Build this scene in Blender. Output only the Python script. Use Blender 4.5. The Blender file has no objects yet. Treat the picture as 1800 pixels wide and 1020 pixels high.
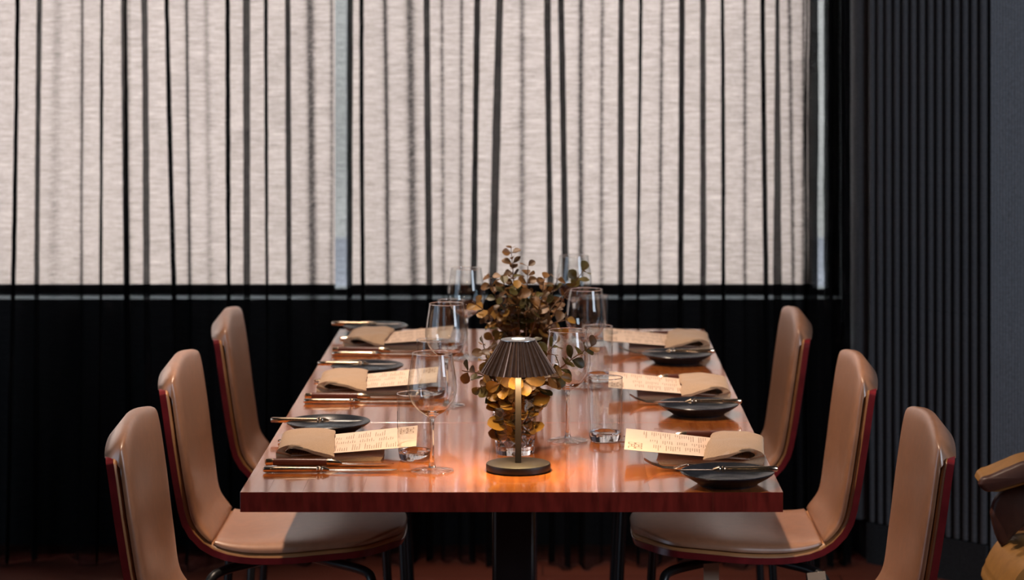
import bpy, math, random
import numpy as np
from mathutils import Vector, Matrix, noise as mnoise
random.seed(7)
sc = bpy.context.scene
COL = sc.collection
PI = math.pi

# ------------------------------------------------------------------ camera
F = 4460.0                      # focal length in pixels of the 1800 px wide frame
CX, CY, H = 954.0, -6.0, 1.561  # principal point, eye height
def W(px, py, Y):               # a point at depth Y seen at a pixel
    return Vector(((px - CX) * Y / F, Y, H - (py - CY) * Y / F))
def WX(px, Y): return (px - CX) * Y / F
cam = bpy.data.cameras.new('camera'); cam_o = bpy.data.objects.new('camera', cam)
COL.objects.link(cam_o)
cam_o.location = (0, 0, H); cam_o.rotation_euler = (PI/2, 0, 0)
cam.sensor_fit = 'HORIZONTAL'; cam.sensor_width = 36.0
cam.lens = F * 36.0 / 1800.0
cam.shift_x = -(CX - 900.0) / 1800.0
cam.shift_y = (CY - 510.0) / 1800.0
cam.clip_start = 0.05; cam.clip_end = 200
cam.dof.use_dof = True; cam.dof.focus_distance = 4.45; cam.dof.aperture_fstop = 5.6
sc.camera = cam_o

# ------------------------------------------------------------------ light and exposure
sc.view_settings.view_transform = 'Standard'; sc.view_settings.look = 'None'
sc.view_settings.exposure = 0.0; sc.view_settings.gamma = 1.0
sc.view_settings.use_curve_mapping = False
sc.cycles.max_bounces = 28; sc.cycles.transparent_max_bounces = 24
sc.cycles.transmission_bounces = 26; sc.cycles.glossy_bounces = 6
sc.cycles.sample_clamp_indirect = 6.0
wd = bpy.data.worlds.new('World'); sc.world = wd; wd.use_nodes = True
bg = wd.node_tree.nodes['Background']
bg.inputs['Color'].default_value = (0.90, 0.95, 1.0, 1); bg.inputs['Strength'].default_value = 9.7

def add_spot(name, loc, target, watt, color, angle, blend, size):
    l = bpy.data.lights.new(name, 'SPOT'); l.energy = watt; l.color = color
    l.spot_size = math.radians(angle); l.spot_blend = blend; l.shadow_soft_size = size
    o = bpy.data.objects.new(name, l); COL.objects.link(o); o.location = loc
    o.rotation_euler = (Vector(target) - Vector(loc)).to_track_quat('-Z', 'Y').to_euler()
    return o
def add_area(name, loc, target, watt, color, sx, sy):
    l = bpy.data.lights.new(name, 'AREA'); l.energy = watt; l.color = color
    l.shape = 'RECTANGLE'; l.size = sx; l.size_y = sy
    o = bpy.data.objects.new(name, l); COL.objects.link(o); o.location = loc
    o.rotation_euler = (Vector(target) - Vector(loc)).to_track_quat('-Z', 'Y').to_euler()
    return o
WARM = (1.0, 0.78, 0.60)
add_spot('ceiling_downlight', (-0.40, 4.55, 3.05), (-0.10, 4.65, 0.7), 182, WARM, 62, 0.6, 0.035)
add_spot('ceiling_downlight', (-0.40, 5.65, 3.05), (-0.10, 5.55, 0.7), 165, WARM, 62, 0.6, 0.035)
add_area('side_window_light', (-3.1, 4.3, 1.35), (0.6, 4.9, 1.25), 30, (0.58, 0.78, 1.0), 2.4, 2.6)
add_area('right_window_light', (3.2, 3.2, 2.1), (1.6, 6.5, 1.5), 85, (0.76, 0.86, 1.0), 1.8, 1.6)

for bx, by, bz in ((-1.1, 0.6, 2.35), (-0.5, -0.4, 2.5), (0.2, 0.9, 2.4), (0.75, -0.2, 2.3), (1.4, 0.7, 2.5), (-1.7, 1.6, 2.3)):   # small pendant bulbs down the room
    pl = bpy.data.lights.new('pendant_bulb', 'POINT'); pl.energy = 2.2; pl.color = (1, .70, .42); pl.shadow_soft_size = .035
    po = bpy.data.objects.new('pendant_bulb', pl); COL.objects.link(po); po.location = (bx, by, bz)

# ------------------------------------------------------------------ materials
def new_mat(name):
    m = bpy.data.materials.new(name); m.use_nodes = True
    nt = m.node_tree; nt.nodes.clear()
    out = nt.nodes.new('ShaderNodeOutputMaterial')
    return m, nt, out
def principled(nt, out, color=(.5, .5, .5), rough=.5, metal=0., spec=.5, coat=0., coat_rough=.1, sheen=0.):
    p = nt.nodes.new('ShaderNodeBsdfPrincipled')
    p.inputs['Base Color'].default_value = (*color, 1)
    p.inputs['Roughness'].default_value = rough; p.inputs['Metallic'].default_value = metal
    p.inputs['Specular IOR Level'].default_value = spec
    p.inputs['Coat Weight'].default_value = coat; p.inputs['Coat Roughness'].default_value = coat_rough
    p.inputs['Sheen Weight'].default_value = sheen
    nt.links.new(p.outputs[0], out.inputs[0])
    return p
def N(nt, t, **kw):
    n = nt.nodes.new(t)
    for k, v in kw.items():
        if k in n.inputs: n.inputs[k].default_value = v
        else: setattr(n, k, v)
    return n
def coords(nt, scale=(1, 1, 1), kind='Object'):
    tc = N(nt, 'ShaderNodeTexCoord'); mp = N(nt, 'ShaderNodeMapping')
    mp.inputs['Scale'].default_value = scale
    nt.links.new(tc.outputs[kind], mp.inputs['Vector'])
    return mp.outputs['Vector']
def ramp(nt, fac, stops):
    r = N(nt, 'ShaderNodeValToRGB'); e = r.color_ramp.elements
    while len(e) < len(stops): e.new(0.5)
    for i, (p, c) in enumerate(stops):
        e[i].position = p; e[i].color = (*c, 1)
    nt.links.new(fac, r.inputs['Fac']); return r.outputs['Color']
def bump(nt, height, p, strength=.2, dist=.001):
    b = N(nt, 'ShaderNodeBump'); b.inputs['Strength'].default_value = strength
    b.inputs['Distance'].default_value = dist
    nt.links.new(height, b.inputs['Height']); nt.links.new(b.outputs[0], p.inputs['Normal'])

def simple(name, color, rough=.5, metal=0., spec=.5, nscale=None, namt=.25, bstr=0., bdist=.001, coat=0., stretch=(1, 1, 1), sheen=0., cr=.1):
    m, nt, out = new_mat(name)
    p = principled(nt, out, color, rough, metal, spec, coat, cr, sheen=sheen)
    if nscale:
        v = coords(nt, tuple(nscale * s for s in stretch))
        nz = N(nt, 'ShaderNodeTexNoise', Scale=1.0, Detail=5.0)
        nt.links.new(v, nz.inputs['Vector'])
        c = ramp(nt, nz.outputs['Fac'], [(.3, tuple(x * (1 - namt) for x in color)), (.7, tuple(min(1, x * (1 + namt)) for x in color))])
        nt.links.new(c, p.inputs['Base Color'])
        if bstr: bump(nt, nz.outputs['Fac'], p, bstr, bdist)
    return m

def wood_top():
    m, nt, out = new_mat('jarrah_tabletop')
    p = principled(nt, out, (.3, .09, .03), .2, 0, .72, .6, .05)
    oi = N(nt, 'ShaderNodeObjectInfo')
    tc = N(nt, 'ShaderNodeTexCoord'); mp = N(nt, 'ShaderNodeMapping')
    mp.inputs['Scale'].default_value = (60, 2.2, 60)
    add = N(nt, 'ShaderNodeVectorMath', operation='ADD')
    sc3 = N(nt, 'ShaderNodeVectorMath', operation='SCALE'); sc3.inputs['Scale'].default_value = 37.0
    comb = N(nt, 'ShaderNodeCombineXYZ')
    for k in range(3): nt.links.new(oi.outputs['Random'], comb.inputs[k])
    nt.links.new(comb.outputs[0], sc3.inputs[0])
    nt.links.new(tc.outputs['Object'], mp.inputs['Vector'])
    nt.links.new(mp.outputs[0], add.inputs[0]); nt.links.new(sc3.outputs[0], add.inputs[1])
    nz = N(nt, 'ShaderNodeTexNoise', Scale=1.0, Detail=7.0, Roughness=.62, Distortion=.6)
    nt.links.new(add.outputs[0], nz.inputs['Vector'])
    c = ramp(nt, nz.outputs['Fac'], [(.25, (.18, .040, .009)), (.5, (.32, .090, .019)), (.75, (.42, .135, .030))])
    hsv = N(nt, 'ShaderNodeHueSaturation')
    mr = N(nt, 'ShaderNodeMapRange'); mr.inputs['To Min'].default_value = .72; mr.inputs['To Max'].default_value = 1.12
    nt.links.new(oi.outputs['Random'], mr.inputs['Value']); nt.links.new(mr.outputs[0], hsv.inputs['Value'])
    nt.links.new(c, hsv.inputs['Color']); nt.links.new(hsv.outputs[0], p.inputs['Base Color'])
    rr = N(nt, 'ShaderNodeMapRange'); rr.inputs['To Min'].default_value = .08; rr.inputs['To Max'].default_value = .20
    nt.links.new(nz.outputs['Fac'], rr.inputs['Value']); nt.links.new(rr.outputs[0], p.inputs['Roughness'])
    bump(nt, nz.outputs['Fac'], p, .06, .0008)
    return m

def floor_wood():
    m, nt, out = new_mat('red_brown_floorboards')
    p = principled(nt, out, (.1, .03, .02), .42)
    v = coords(nt, (1, 1, 1))
    br = N(nt, 'ShaderNodeTexBrick', Scale=1.0)
    br.inputs['Color1'].default_value = (.20, .050, .028, 1); br.inputs['Color2'].default_value = (.15, .036, .022, 1)
    br.inputs['Mortar'].default_value = (.02, .008, .006, 1); br.inputs['Mortar Size'].default_value = .0015
    br.inputs['Brick Width'].default_value = 1.6; br.inputs['Row Height'].default_value = .12
    nt.links.new(v, br.inputs['Vector']); nt.links.new(br.outputs['Color'], p.inputs['Base Color'])
    return m

def curtain_mat():
    # thin woven sheer: the light that gets through falls with the path length through the cloth
    m, nt, out = new_mat('charcoal_sheer_linen')
    g = N(nt, 'ShaderNodeNewGeometry')
    dot = N(nt, 'ShaderNodeVectorMath', operation='DOT_PRODUCT')
    nt.links.new(g.outputs['Normal'], dot.inputs[0]); nt.links.new(g.outputs['Incoming'], dot.inputs[1])
    ab = N(nt, 'ShaderNodeMath', operation='ABSOLUTE'); nt.links.new(dot.outputs['Value'], ab.inputs[0])
    mx = N(nt, 'ShaderNodeMath', operation='MAXIMUM'); mx.inputs[1].default_value = .08
    nt.links.new(ab.outputs[0], mx.inputs[0])
    inv = N(nt, 'ShaderNodeMath', operation='DIVIDE'); inv.inputs[0].default_value = 1.0
    nt.links.new(mx.outputs[0], inv.inputs[1])
    v = coords(nt, (26, 26, 330)); n1 = N(nt, 'ShaderNodeTexNoise', Scale=1.0, Detail=3.0, Roughness=.6)
    nt.links.new(v, n1.inputs['Vector'])
    v2 = coords(nt, (420, 60, 90)); n2 = N(nt, 'ShaderNodeTexNoise', Scale=1.0, Detail=2.0)
    nt.links.new(v2, n2.inputs['Vector'])
    mixn = N(nt, 'ShaderNodeMath', operation='MULTIPLY_ADD'); mixn.inputs[1].default_value = .35
    nt.links.new(n2.outputs['Fac'], mixn.inputs[0]); nt.links.new(n1.outputs['Fac'], mixn.inputs[2])
    mr = N(nt, 'ShaderNodeMapRange'); mr.inputs['From Min'].default_value = .42; mr.inputs['From Max'].default_value = .95
    mr.inputs['To Min'].default_value = .35; mr.inputs['To Max'].default_value = .69
    nt.links.new(mixn.outputs[0], mr.inputs['Value'])
    pw = N(nt, 'ShaderNodeMath', operation='POWER')
    nt.links.new(mr.outputs[0], pw.inputs[0]); nt.links.new(inv.outputs[0], pw.inputs[1])
    d = N(nt, 'ShaderNodeBsdfDiffuse'); d.inputs['Color'].default_value = (.0075, .0068, .007, 1)
    t = N(nt, 'ShaderNodeBsdfTransparent')
    mix = N(nt, 'ShaderNodeMixShader')
    nt.links.new(pw.outputs[0], mix.inputs[0]); nt.links.new(d.outputs[0], mix.inputs[1]); nt.links.new(t.outputs[0], mix.inputs[2])
    nt.links.new(mix.outputs[0], out.inputs[0])
    return m

def blind_mat():
    m, nt, out = new_mat('cream_roller_blind_cloth')
    v = coords(nt, (9, 9, 150)); n1 = N(nt, 'ShaderNodeTexNoise', Scale=1.0, Detail=4.0, Roughness=.6)
    nt.links.new(v, n1.inputs['Vector'])
    c = ramp(nt, n1.outputs['Fac'], [(.26, (.60, .46, .40)), (.74, (.94, .735, .645))])
    tr = N(nt, 'ShaderNodeBsdfTranslucent'); nt.links.new(c, tr.inputs['Color'])
    df = N(nt, 'ShaderNodeBsdfDiffuse'); df.inputs['Color'].default_value = (.5, .46, .42, 1)
    mix = N(nt, 'ShaderNodeMixShader'); mix.inputs[0].default_value = .2
    nt.links.new(tr.outputs[0], mix.inputs[1]); nt.links.new(df.outputs[0], mix.inputs[2])
    nt.links.new(mix.outputs[0], out.inputs[0])
    return m

def thin_glass(name):
    m, nt, out = new_mat(name)
    ge = N(nt, 'ShaderNodeNewGeometry'); dt = N(nt, 'ShaderNodeVectorMath', operation='DOT_PRODUCT')
    nt.links.new(ge.outputs['Normal'], dt.inputs[0]); nt.links.new(ge.outputs['Incoming'], dt.inputs[1])
    ab = N(nt, 'ShaderNodeMath', operation='ABSOLUTE'); nt.links.new(dt.outputs['Value'], ab.inputs[0])
    om = N(nt, 'ShaderNodeMath', operation='SUBTRACT'); om.inputs[0].default_value = 1.0; nt.links.new(ab.outputs[0], om.inputs[1])
    p5 = N(nt, 'ShaderNodeMath', operation='POWER'); p5.inputs[1].default_value = 3.2; nt.links.new(om.outputs[0], p5.inputs[0])
    fr = N(nt, 'ShaderNodeMath', operation='MULTIPLY_ADD'); fr.inputs[1].default_value = .90; fr.inputs[2].default_value = .085; nt.links.new(p5.outputs[0], fr.inputs[0])
    t = N(nt, 'ShaderNodeBsdfTransparent'); t.inputs['Color'].default_value = (.95, .97, .97, 1)
    g = N(nt, 'ShaderNodeBsdfGlossy'); g.inputs['Roughness'].default_value = .0
    mix = N(nt, 'ShaderNodeMixShader')
    nt.links.new(fr.outputs[0], mix.inputs[0]); nt.links.new(t.outputs[0], mix.inputs[1]); nt.links.new(g.outputs[0], mix.inputs[2])
    nt.links.new(mix.outputs[0], out.inputs[0])
    return m
def glass_mat(name):
    m, nt, out = new_mat(name)
    g = N(nt, 'ShaderNodeBsdfGlass'); g.inputs['IOR'].default_value = 1.5; g.inputs['Roughness'].default_value = 0.0
    nt.links.new(g.outputs[0], out.inputs[0])
    return m
def emit(name, color, s):
    m, nt, out = new_mat(name)
    e = N(nt, 'ShaderNodeEmission'); e.inputs['Color'].default_value = (*color, 1); e.inputs['Strength'].default_value = s
    nt.links.new(e.outputs[0], out.inputs[0]); return m
def leaf_mat(name, c1, c2):
    m, nt, out = new_mat(name)
    p = principled(nt, out, c1, .45)
    oi = N(nt, 'ShaderNodeObjectInfo')
    v = coords(nt, (60, 60, 60)); nz = N(nt, 'ShaderNodeTexNoise', Scale=1.0, Detail=3.0)
    nt.links.new(v, nz.inputs['Vector'])
    ad = N(nt, 'ShaderNodeMath', operation='MULTIPLY_ADD'); ad.inputs[1].default_value = .5
    nt.links.new(nz.outputs['Fac'], ad.inputs[0])
    hf = N(nt, 'ShaderNodeMath', operation='MULTIPLY'); hf.inputs[1].default_value = .6
    nt.links.new(oi.outputs['Random'], hf.inputs[0]); nt.links.new(hf.outputs[0], ad.inputs[2])
    c = ramp(nt, ad.outputs[0], [(.2, c1), (.8, c2)]); nt.links.new(c, p.inputs['Base Color'])
    tl = N(nt, 'ShaderNodeBsdfTranslucent'); nt.links.new(c, tl.inputs['Color'])
    mix = N(nt, 'ShaderNodeMixShader'); mix.inputs[0].default_value = .25
    nt.links.new(p.outputs[0], mix.inputs[1]); nt.links.new(tl.outputs[0], mix.inputs[2]); nt.links.new(mix.outputs[0], out.inputs[0])
    return m

M = dict(
    table=wood_top(), floor=floor_wood(), curtain=curtain_mat(), blind=blind_mat(),
    endgrain=simple('red_stained_end_grain', (.28, .030, .021), .33, nscale=70, namt=.4, stretch=(1, 1, .25)),
    table_under=simple('table_underside', (.06, .018, .01), .6),
    leather=simple('tan_leather', (.36, .168, .090), .38, spec=1.0, coat=.7, cr=.33, nscale=55, namt=.10, bstr=.10, bdist=.0006),
    piping=simple('tan_piping', (.42, .19, .07), .4, nscale=40, namt=.1),
    redply=simple('crimson_stained_plywood', (.17, .014, .018), .28, nscale=20, namt=.25, stretch=(1, 6, 1), coat=.3),
    steel=simple('black_powder_coated_steel', (.012, .012, .013), .35, nscale=30, namt=.15),
    pedestal=simple('dark_blue_grey_steel', (.022, .026, .032), .28, nscale=20, namt=.15),
    wall=simple('charcoal_paint', (.014, .014, .015), .8, nscale=12, namt=.15),
    felt=simple('charcoal_felt', (.088, .088, .095), .95, nscale=420, namt=.45, bstr=.4, bdist=.002),
    feltback=simple('black_felt_backing', (.010, .010, .011), 1.0, nscale=200, namt=.3),
    fabric=simple('slate_wall_fabric', (.20, .21, .23), .95, nscale=300, namt=.4, bstr=.35, bdist=.002),
    plinth=simple('black_wool_carpet', (.030, .031, .034), 1.0, nscale=300, namt=.5, bstr=.5, bdist=.003),
    ceiling=simple('dark_ceiling_paint', (.03, .03, .03), .9, nscale=8, namt=.1),
    frame=simple('dark_window_frame', (.012, .012, .014), .5, nscale=20, namt=.1),
    bar=simple('blind_bar_bronze', (.025, .018, .015), .5, nscale=20, namt=.1),
    facade=simple('pale_render', (.205, .192, .178), .9, nscale=.8, namt=.2),
    ground=simple('blue_grey_pavement', (.10, .10, .115), .9, nscale=2, namt=.2),
    glass=glass_mat('clear_drinking_glass'), pane=thin_glass('window_pane_glass'), thin=thin_glass('thin_drinking_glass'),
    plate=simple('black_stoneware', (.017, .019, .025), .24, nscale=60, namt=.3, bstr=.05),
    silver=simple('polished_cutlery_steel', (.84, .63, .46), .17, 1.0, nscale=90, namt=.06),  # warm reflections of the surroundings tinted into the steel's base colour
    knifewood=simple('rosewood_knife_handle', (.10, .022, .012), .3, nscale=60, namt=.4, stretch=(.2, 1, 1), coat=.4),
    napkin=simple('tan_linen_napkin', (.45, .285, .17), .85, nscale=500, namt=.12, bstr=.25, bdist=.0008, sheen=.2),
    paper=simple('cream_menu_paper', (.82, .60, .46), .7, nscale=40, namt=.03),
    ink=simple('brown_menu_ink', (.34, .20, .13), .8, nscale=900, namt=.5),
    bronze=simple('brushed_bronze_lamp', (.18, .108, .08), .36, .8, nscale=120, namt=.15),
    bronzedark=simple('dark_bronze_lamp_foot', (.013, .0075, .006), .5, .1, nscale=120, namt=.15),
    lamptop=simple('satin_lamp_cap', (.42, .42, .44), .34, .9, nscale=60, namt=.08),
    lamplit=emit('lamp_cap_glow', (1.0, .86, .74), 1.6),
    lampled=emit('lamp_diffuser', (1.0, .62, .30), 9.0),
    leaf1=leaf_mat('bronze_green_leaf', (.060, .026, .006), (.19, .085, .022)),
    leaf2=leaf_mat('olive_leaf', (.034, .028, .005), (.095, .070, .012)),
    leaf3=leaf_mat('golden_leaf', (.16, .075, .012), (.32, .165, .030)),
    stem=simple('brown_stem', (.10, .045, .02), .6, nscale=80, namt=.3),
    ochre=simple('ochre_leather', (.26, .125, .03), .5, nscale=50, namt=.12, bstr=.1, bdist=.0006),
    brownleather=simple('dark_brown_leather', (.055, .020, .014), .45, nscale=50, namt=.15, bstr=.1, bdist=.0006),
    tag=simple('white_paper_tag', (.50, .38, .28), .8, nscale=50, namt=.05),
)

# ------------------------------------------------------------------ builders
def link(name, me, mat=None, parent=None):
    o = bpy.data.objects.new(name, me); COL.objects.link(o)
    if mat is not None and me is not None:
        if len(me.materials) == 0: me.materials.append(mat)
    if parent is not None: o.parent = parent
    return o
def mesh(name, verts, faces, smooth=False, angle=None):
    me = bpy.data.meshes.new(name)
    me.from_pydata([tuple(v) for v in verts], [], [tuple(f) for f in faces]); me.update()
    if smooth:
        me.polygons.foreach_set('use_smooth', [True] * len(me.polygons))
        if angle is not None:
            me.set_sharp_from_angle(angle=math.radians(angle))
    return me
def fix_normals(me):
    import bmesh
    bm = bmesh.new(); bm.from_mesh(me); bmesh.ops.recalc_face_normals(bm, faces=bm.faces); bm.to_mesh(me); bm.free(); return me
def obj(name, verts, faces, mat, parent=None, smooth=False, angle=None, fix=False):
    me = mesh(name, verts, faces, smooth, angle)
    if fix: fix_normals(me)
    return link(name, me, mat, parent)
def thing(name, label, cat, loc=(0, 0, 0), rz=0., group=None):
    o = bpy.data.objects.new(name, None); COL.objects.link(o)
    o.empty_display_size = .05
    o.location = loc; o.rotation_euler = (0, 0, rz)
    return tag(o, label, cat, group)
def tag(o, label, cat, group=None):
    o['label'] = label; o['category'] = cat
    if group: o['group'] = group
    return o
def struct(o):
    o['kind'] = 'structure'; return o
def copy_tree(o, parent=None):
    c = o.copy(); COL.objects.link(c)
    if parent is not None: c.parent = parent
    for ch in list(o.children): copy_tree(ch, c)
    return c

def boxvf(x0, x1, y0, y1, z0, z1):
    v = [(x, y, z) for z in (z0, z1) for y in (y0, y1) for x in (x0, x1)]
    f = [(0, 2, 3, 1), (4, 5, 7, 6), (0, 1, 5, 4), (2, 6, 7, 3), (0, 4, 6, 2), (1, 3, 7, 5)]
    return v, f
def bevbox(x0, x1, y0, y1, z0, z1, b=.002, seg=2):
    import bmesh
    v, f = boxvf(x0, x1, y0, y1, z0, z1)
    me = mesh('box', v, f); bm = bmesh.new(); bm.from_mesh(me)
    bmesh.ops.bevel(bm, geom=bm.edges[:], offset=b, segments=seg, affect='EDGES', profile=.5)
    bm.to_mesh(me); bm.free(); return me
def lathe(profile, n=40, close=False, cx=0, cy=0):
    v, f, idx = [], [], []
    for (r, z) in profile:
        if r < 1e-6:
            idx.append([len(v)]); v.append((cx, cy, z))
        else:
            idx.append(list(range(len(v), len(v) + n)))
            for k in range(n):
                a = 2 * PI * k / n; v.append((cx + r * math.cos(a), cy + r * math.sin(a), z))
    for a, b in zip(idx, idx[1:]):
        for k in range(n):
            k2 = (k + 1) % n
            if len(a) == 1 and len(b) == 1: continue
            if len(a) == 1: f.append((a[0], b[k2], b[k]))
            elif len(b) == 1: f.append((a[k], a[k2], b[0]))
            else: f.append((a[k], a[k2], b[k2], b[k]))
    return v, f
def catmull(pts, n):
    P = np.array(pts, float); m = len(P)
    P = np.vstack([2 * P[0] - P[1], P, 2 * P[-1] - P[-2]]); out = []
    for i in range(m - 1):
        a, b, c, d = P[i], P[i + 1], P[i + 2], P[i + 3]
        for k in range(n):
            t = k / n
            out.append(.5 * (2 * b + (c - a) * t + (2 * a - 5 * b + 4 * c - d) * t * t + (3 * b - a - 3 * c + d) * t ** 3))
    out.append(P[-2]); return [tuple(x) for x in out]
def tube(pts, radii, n=8, caps=True):
    pts = [Vector(p) for p in pts]
    if not hasattr(radii, '__len__'): radii = [radii] * len(pts)
    v, f = [], []; up = None
    for i, p in enumerate(pts):
        t = (pts[min(i + 1, len(pts) - 1)] - pts[max(i - 1, 0)]).normalized()
        if up is None:
            up = Vector((0, 0, 1)) if abs(t.z) < .9 else Vector((1, 0, 0))
        s = t.cross(up).normalized(); up = s.cross(t).normalized()
        for k in range(n):
            a = 2 * PI * k / n; v.append(p + (s * math.cos(a) + up * math.sin(a)) * radii[i])
    for i in range(len(pts) - 1):
        for k in range(n):
            k2 = (k + 1) % n; f.append((i * n + k, i * n + k2, (i + 1) * n + k2, (i + 1) * n + k))
    if caps:
        f.append(tuple(range(n - 1, -1, -1))); f.append(tuple(range((len(pts) - 1) * n, len(pts) * n)))
    return v, f
def loft(sections, n=12, power=2.0):
    # sections along x: (x, yc, zc, half width, half height)
    v, f = [], []
    for (x, yc, zc, hw, hh) in sections:
        for k in range(n):
            a = 2 * PI * k / n; c, s = math.cos(a), math.sin(a)
            v.append((x, yc + hw * math.copysign(abs(c) ** (2 / power), c), zc + hh * math.copysign(abs(s) ** (2 / power), s)))
    for i in range(len(sections) - 1):
        for k in range(n):
            k2 = (k + 1) % n; f.append((i * n + k, i * n + k2, (i + 1) * n + k2, (i + 1) * n + k))
    f.append(tuple(range(n - 1, -1, -1))); f.append(tuple(range((len(sections) - 1) * n, len(sections) * n)))
    return v, f
def join(*vfs):
    V, Fc = [], []
    for v, f in vfs:
        o = len(V); V += list(v); Fc += [tuple(i + o for i in q) for q in f]
    return V, Fc

# ------------------------------------------------------------------ the setting
XL, XR, YB, YF, ZC = -3.2, 3.4, -1.6, 7.22, 3.15
WIN_Y = 7.22
o = struct(obj('floor', *boxvf(XL - .1, XR + .1, YB - .1, WIN_Y + .25, -.1, 0), M['floor']))
o = struct(obj('ceiling', *boxvf(XL - .1, XR + .1, YB - .1, WIN_Y + .25, ZC, ZC + .1), M['ceiling']))
struct(obj('wall_left', *boxvf(XL - .1, XL, YB, WIN_Y + .25, 0, ZC), M['wall']))
struct(obj('wall_rear', *boxvf(XL, XR, YB - .1, YB, 0, ZC), M['wall']))
struct(obj('wall_far_right', *boxvf(XR, XR + .1, YB, WIN_Y + .25, 0, ZC), M['wall']))
# window wall: sill wall, head, right pier
ZS = .700
ZH = 2.45
WR = WX(1482, WIN_Y)
struct(obj('wall_back', *join(boxvf(XL, XR, WIN_Y, WIN_Y + .22, 0, ZS), boxvf(XL, XR, WIN_Y, WIN_Y + .22, ZH, ZC),
           boxvf(WR, XR, WIN_Y, WIN_Y + .22, ZS, ZH), boxvf(XL, -2.6, WIN_Y, WIN_Y + .22, ZS, ZH)), M['wall']))
win = struct(thing('window_1', 'wide dark framed window behind the sheer curtain and roller blinds', 'window', (0, WIN_Y + .10, 0)))
del win['label'], win['category']
wx0, wx1 = -2.6, WR
mx = WX(614, WIN_Y + .1)
obj('frame', *join(boxvf(wx0, wx1, 0, .06, ZS, ZS + .018), boxvf(wx0, wx1, 0, .06, ZH - .05, ZH), boxvf(wx0, wx0 + .05, 0, .06, ZS, ZH)), M['frame'], win)
obj('mullion', *boxvf(mx + .002, mx + .020, 0, .06, ZS, ZH), M['frame'], win)
xr1 = WX(1456, WIN_Y + .1)
obj('frame', *boxvf(xr1, xr1 + .03, 0, .06, ZS, ZH), M['frame'], win)
obj('pane', *boxvf(wx0, mx + .002, .028, .034, ZS + .01, ZH - .04), M['pane'], win)
obj('pane', *boxvf(mx + .02, xr1, .028, .034, ZS + .01, ZH - .04), M['pane'], win)
obj('pane', *boxvf(xr1 + .03, wx1, .028, .034, ZS + .01, ZH - .04), M['pane'], win)
# outdoors
struct(obj('pavement', *boxvf(-40, 40, WIN_Y + .3, 60, -.25, -.15), M['ground']))
struct(obj('facade_across_the_street', *boxvf(-30, 30, 18, 19, -.15, 5.0), M['facade']))

# ribbed acoustic wall on the right, running at an angle
R0 = Vector((WX(1495, 7.19), 7.19, 0)); R1 = Vector((WX(1738, 6.70), 6.70, 0))
def quadprism(a, b, thick, z0, z1):   # slab behind segment a-b
    n_ = Vector((-(b - a).y, (b - a).x, 0)).normalized(); n_ = n_ if n_.y > 0 else -n_
    p = [a, b, b + n_ * thick, a + n_ * thick]
    v = [(q.x, q.y, z) for z in (z0, z1) for q in p]
    return v, [(0, 1, 2, 3), (7, 6, 5, 4), (0, 4, 5, 1), (1, 5, 6, 2), (2, 6, 7, 3), (3, 7, 4, 0)]
RM = Vector((WX(1528, 7.00), 7.00, 0))
wv1, wv2 = quadprism(R0, RM, .06, 0, ZC), quadprism(RM, R1, .06, 0, ZC)
wr = struct(obj('wall_right', *join(wv1, wv2), M['feltback'], fix=True))
RB = .115
def ribs(A, B, count, first):
    u_ = (B - A).normalized(); n_ = Vector((-u_.y, u_.x, 0)); n_ = n_ if n_.y < 0 else -n_
    pitch = (B - A).length / count; hr = pitch * .35
    rv, rf = [], []
    for z in (RB, ZC):
        for k in range(9):
            a = PI * k / 8; rv.append((hr * math.cos(a), -hr * 1.1 * math.sin(a), z))
    for k in range(8): rf.append((k, k + 1, 9 + k + 1, 9 + k))
    rf.append((8, 0, 9, 17)); rf.append(tuple(range(9)))
    me = mesh('rib', rv, rf, True, 60); fix_normals(me); me.materials.append(M['felt'])
    for k in range(count):
        q = A + u_ * (pitch * (k + .5)); r_ = link('rib', me, None, wr); r_.location = q + n_ * .001; r_.rotation_euler = (0, 0, math.atan2(u_.y, u_.x))
    return n_
ribs(R0, RM, 2, 0); rn = ribs(RM, R1, 14, 2); ru = (R1 - RM).normalized()
struct(obj('baseboard_right', *quadprism(RM + rn * .012, R1 + rn * .012, .011, 0, RB - .004), M['plinth'], fix=True))
# fabric panel further right, standing proud
P0 = Vector((WX(1741, 6.69), 6.69, 0)); P1 = Vector((2.0, 6.35, 0))
wp = struct(obj('wall_panel_right', *quadprism(P0, P1, .06, .0, ZC), M['fabric'], fix=True))
fd = (P1 - P0).normalized(); fn = Vector((-fd.y, fd.x, 0)); fn = fn if fn.y < 0 else -fn
cord_v, cord_f = [], []
for z in (.02, ZC):
    for k in range(5):
        a = PI * k / 4
        cord_v.append((.0032 * math.cos(a), -.0026 * math.sin(a), z))
for k in range(4): cord_f.append((k, k + 1, 5 + k + 1, 5 + k))
all_c = []
for k in range(46):
    q = P0 + fd * (.004 + .0078 * k)
    ca, sa = math.cos(math.atan2(fd.y, fd.x)), math.sin(math.atan2(fd.y, fd.x))
    all_c.append(([(q.x + x * ca - y * sa, q.y + x * sa + y * ca, z) for x, y, z in cord_v], cord_f))
o = obj('fabric_cords', *join(*all_c), M['fabric'], wp, True); o['kind'] = 'stuff'; fix_normals(o.data)

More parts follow.
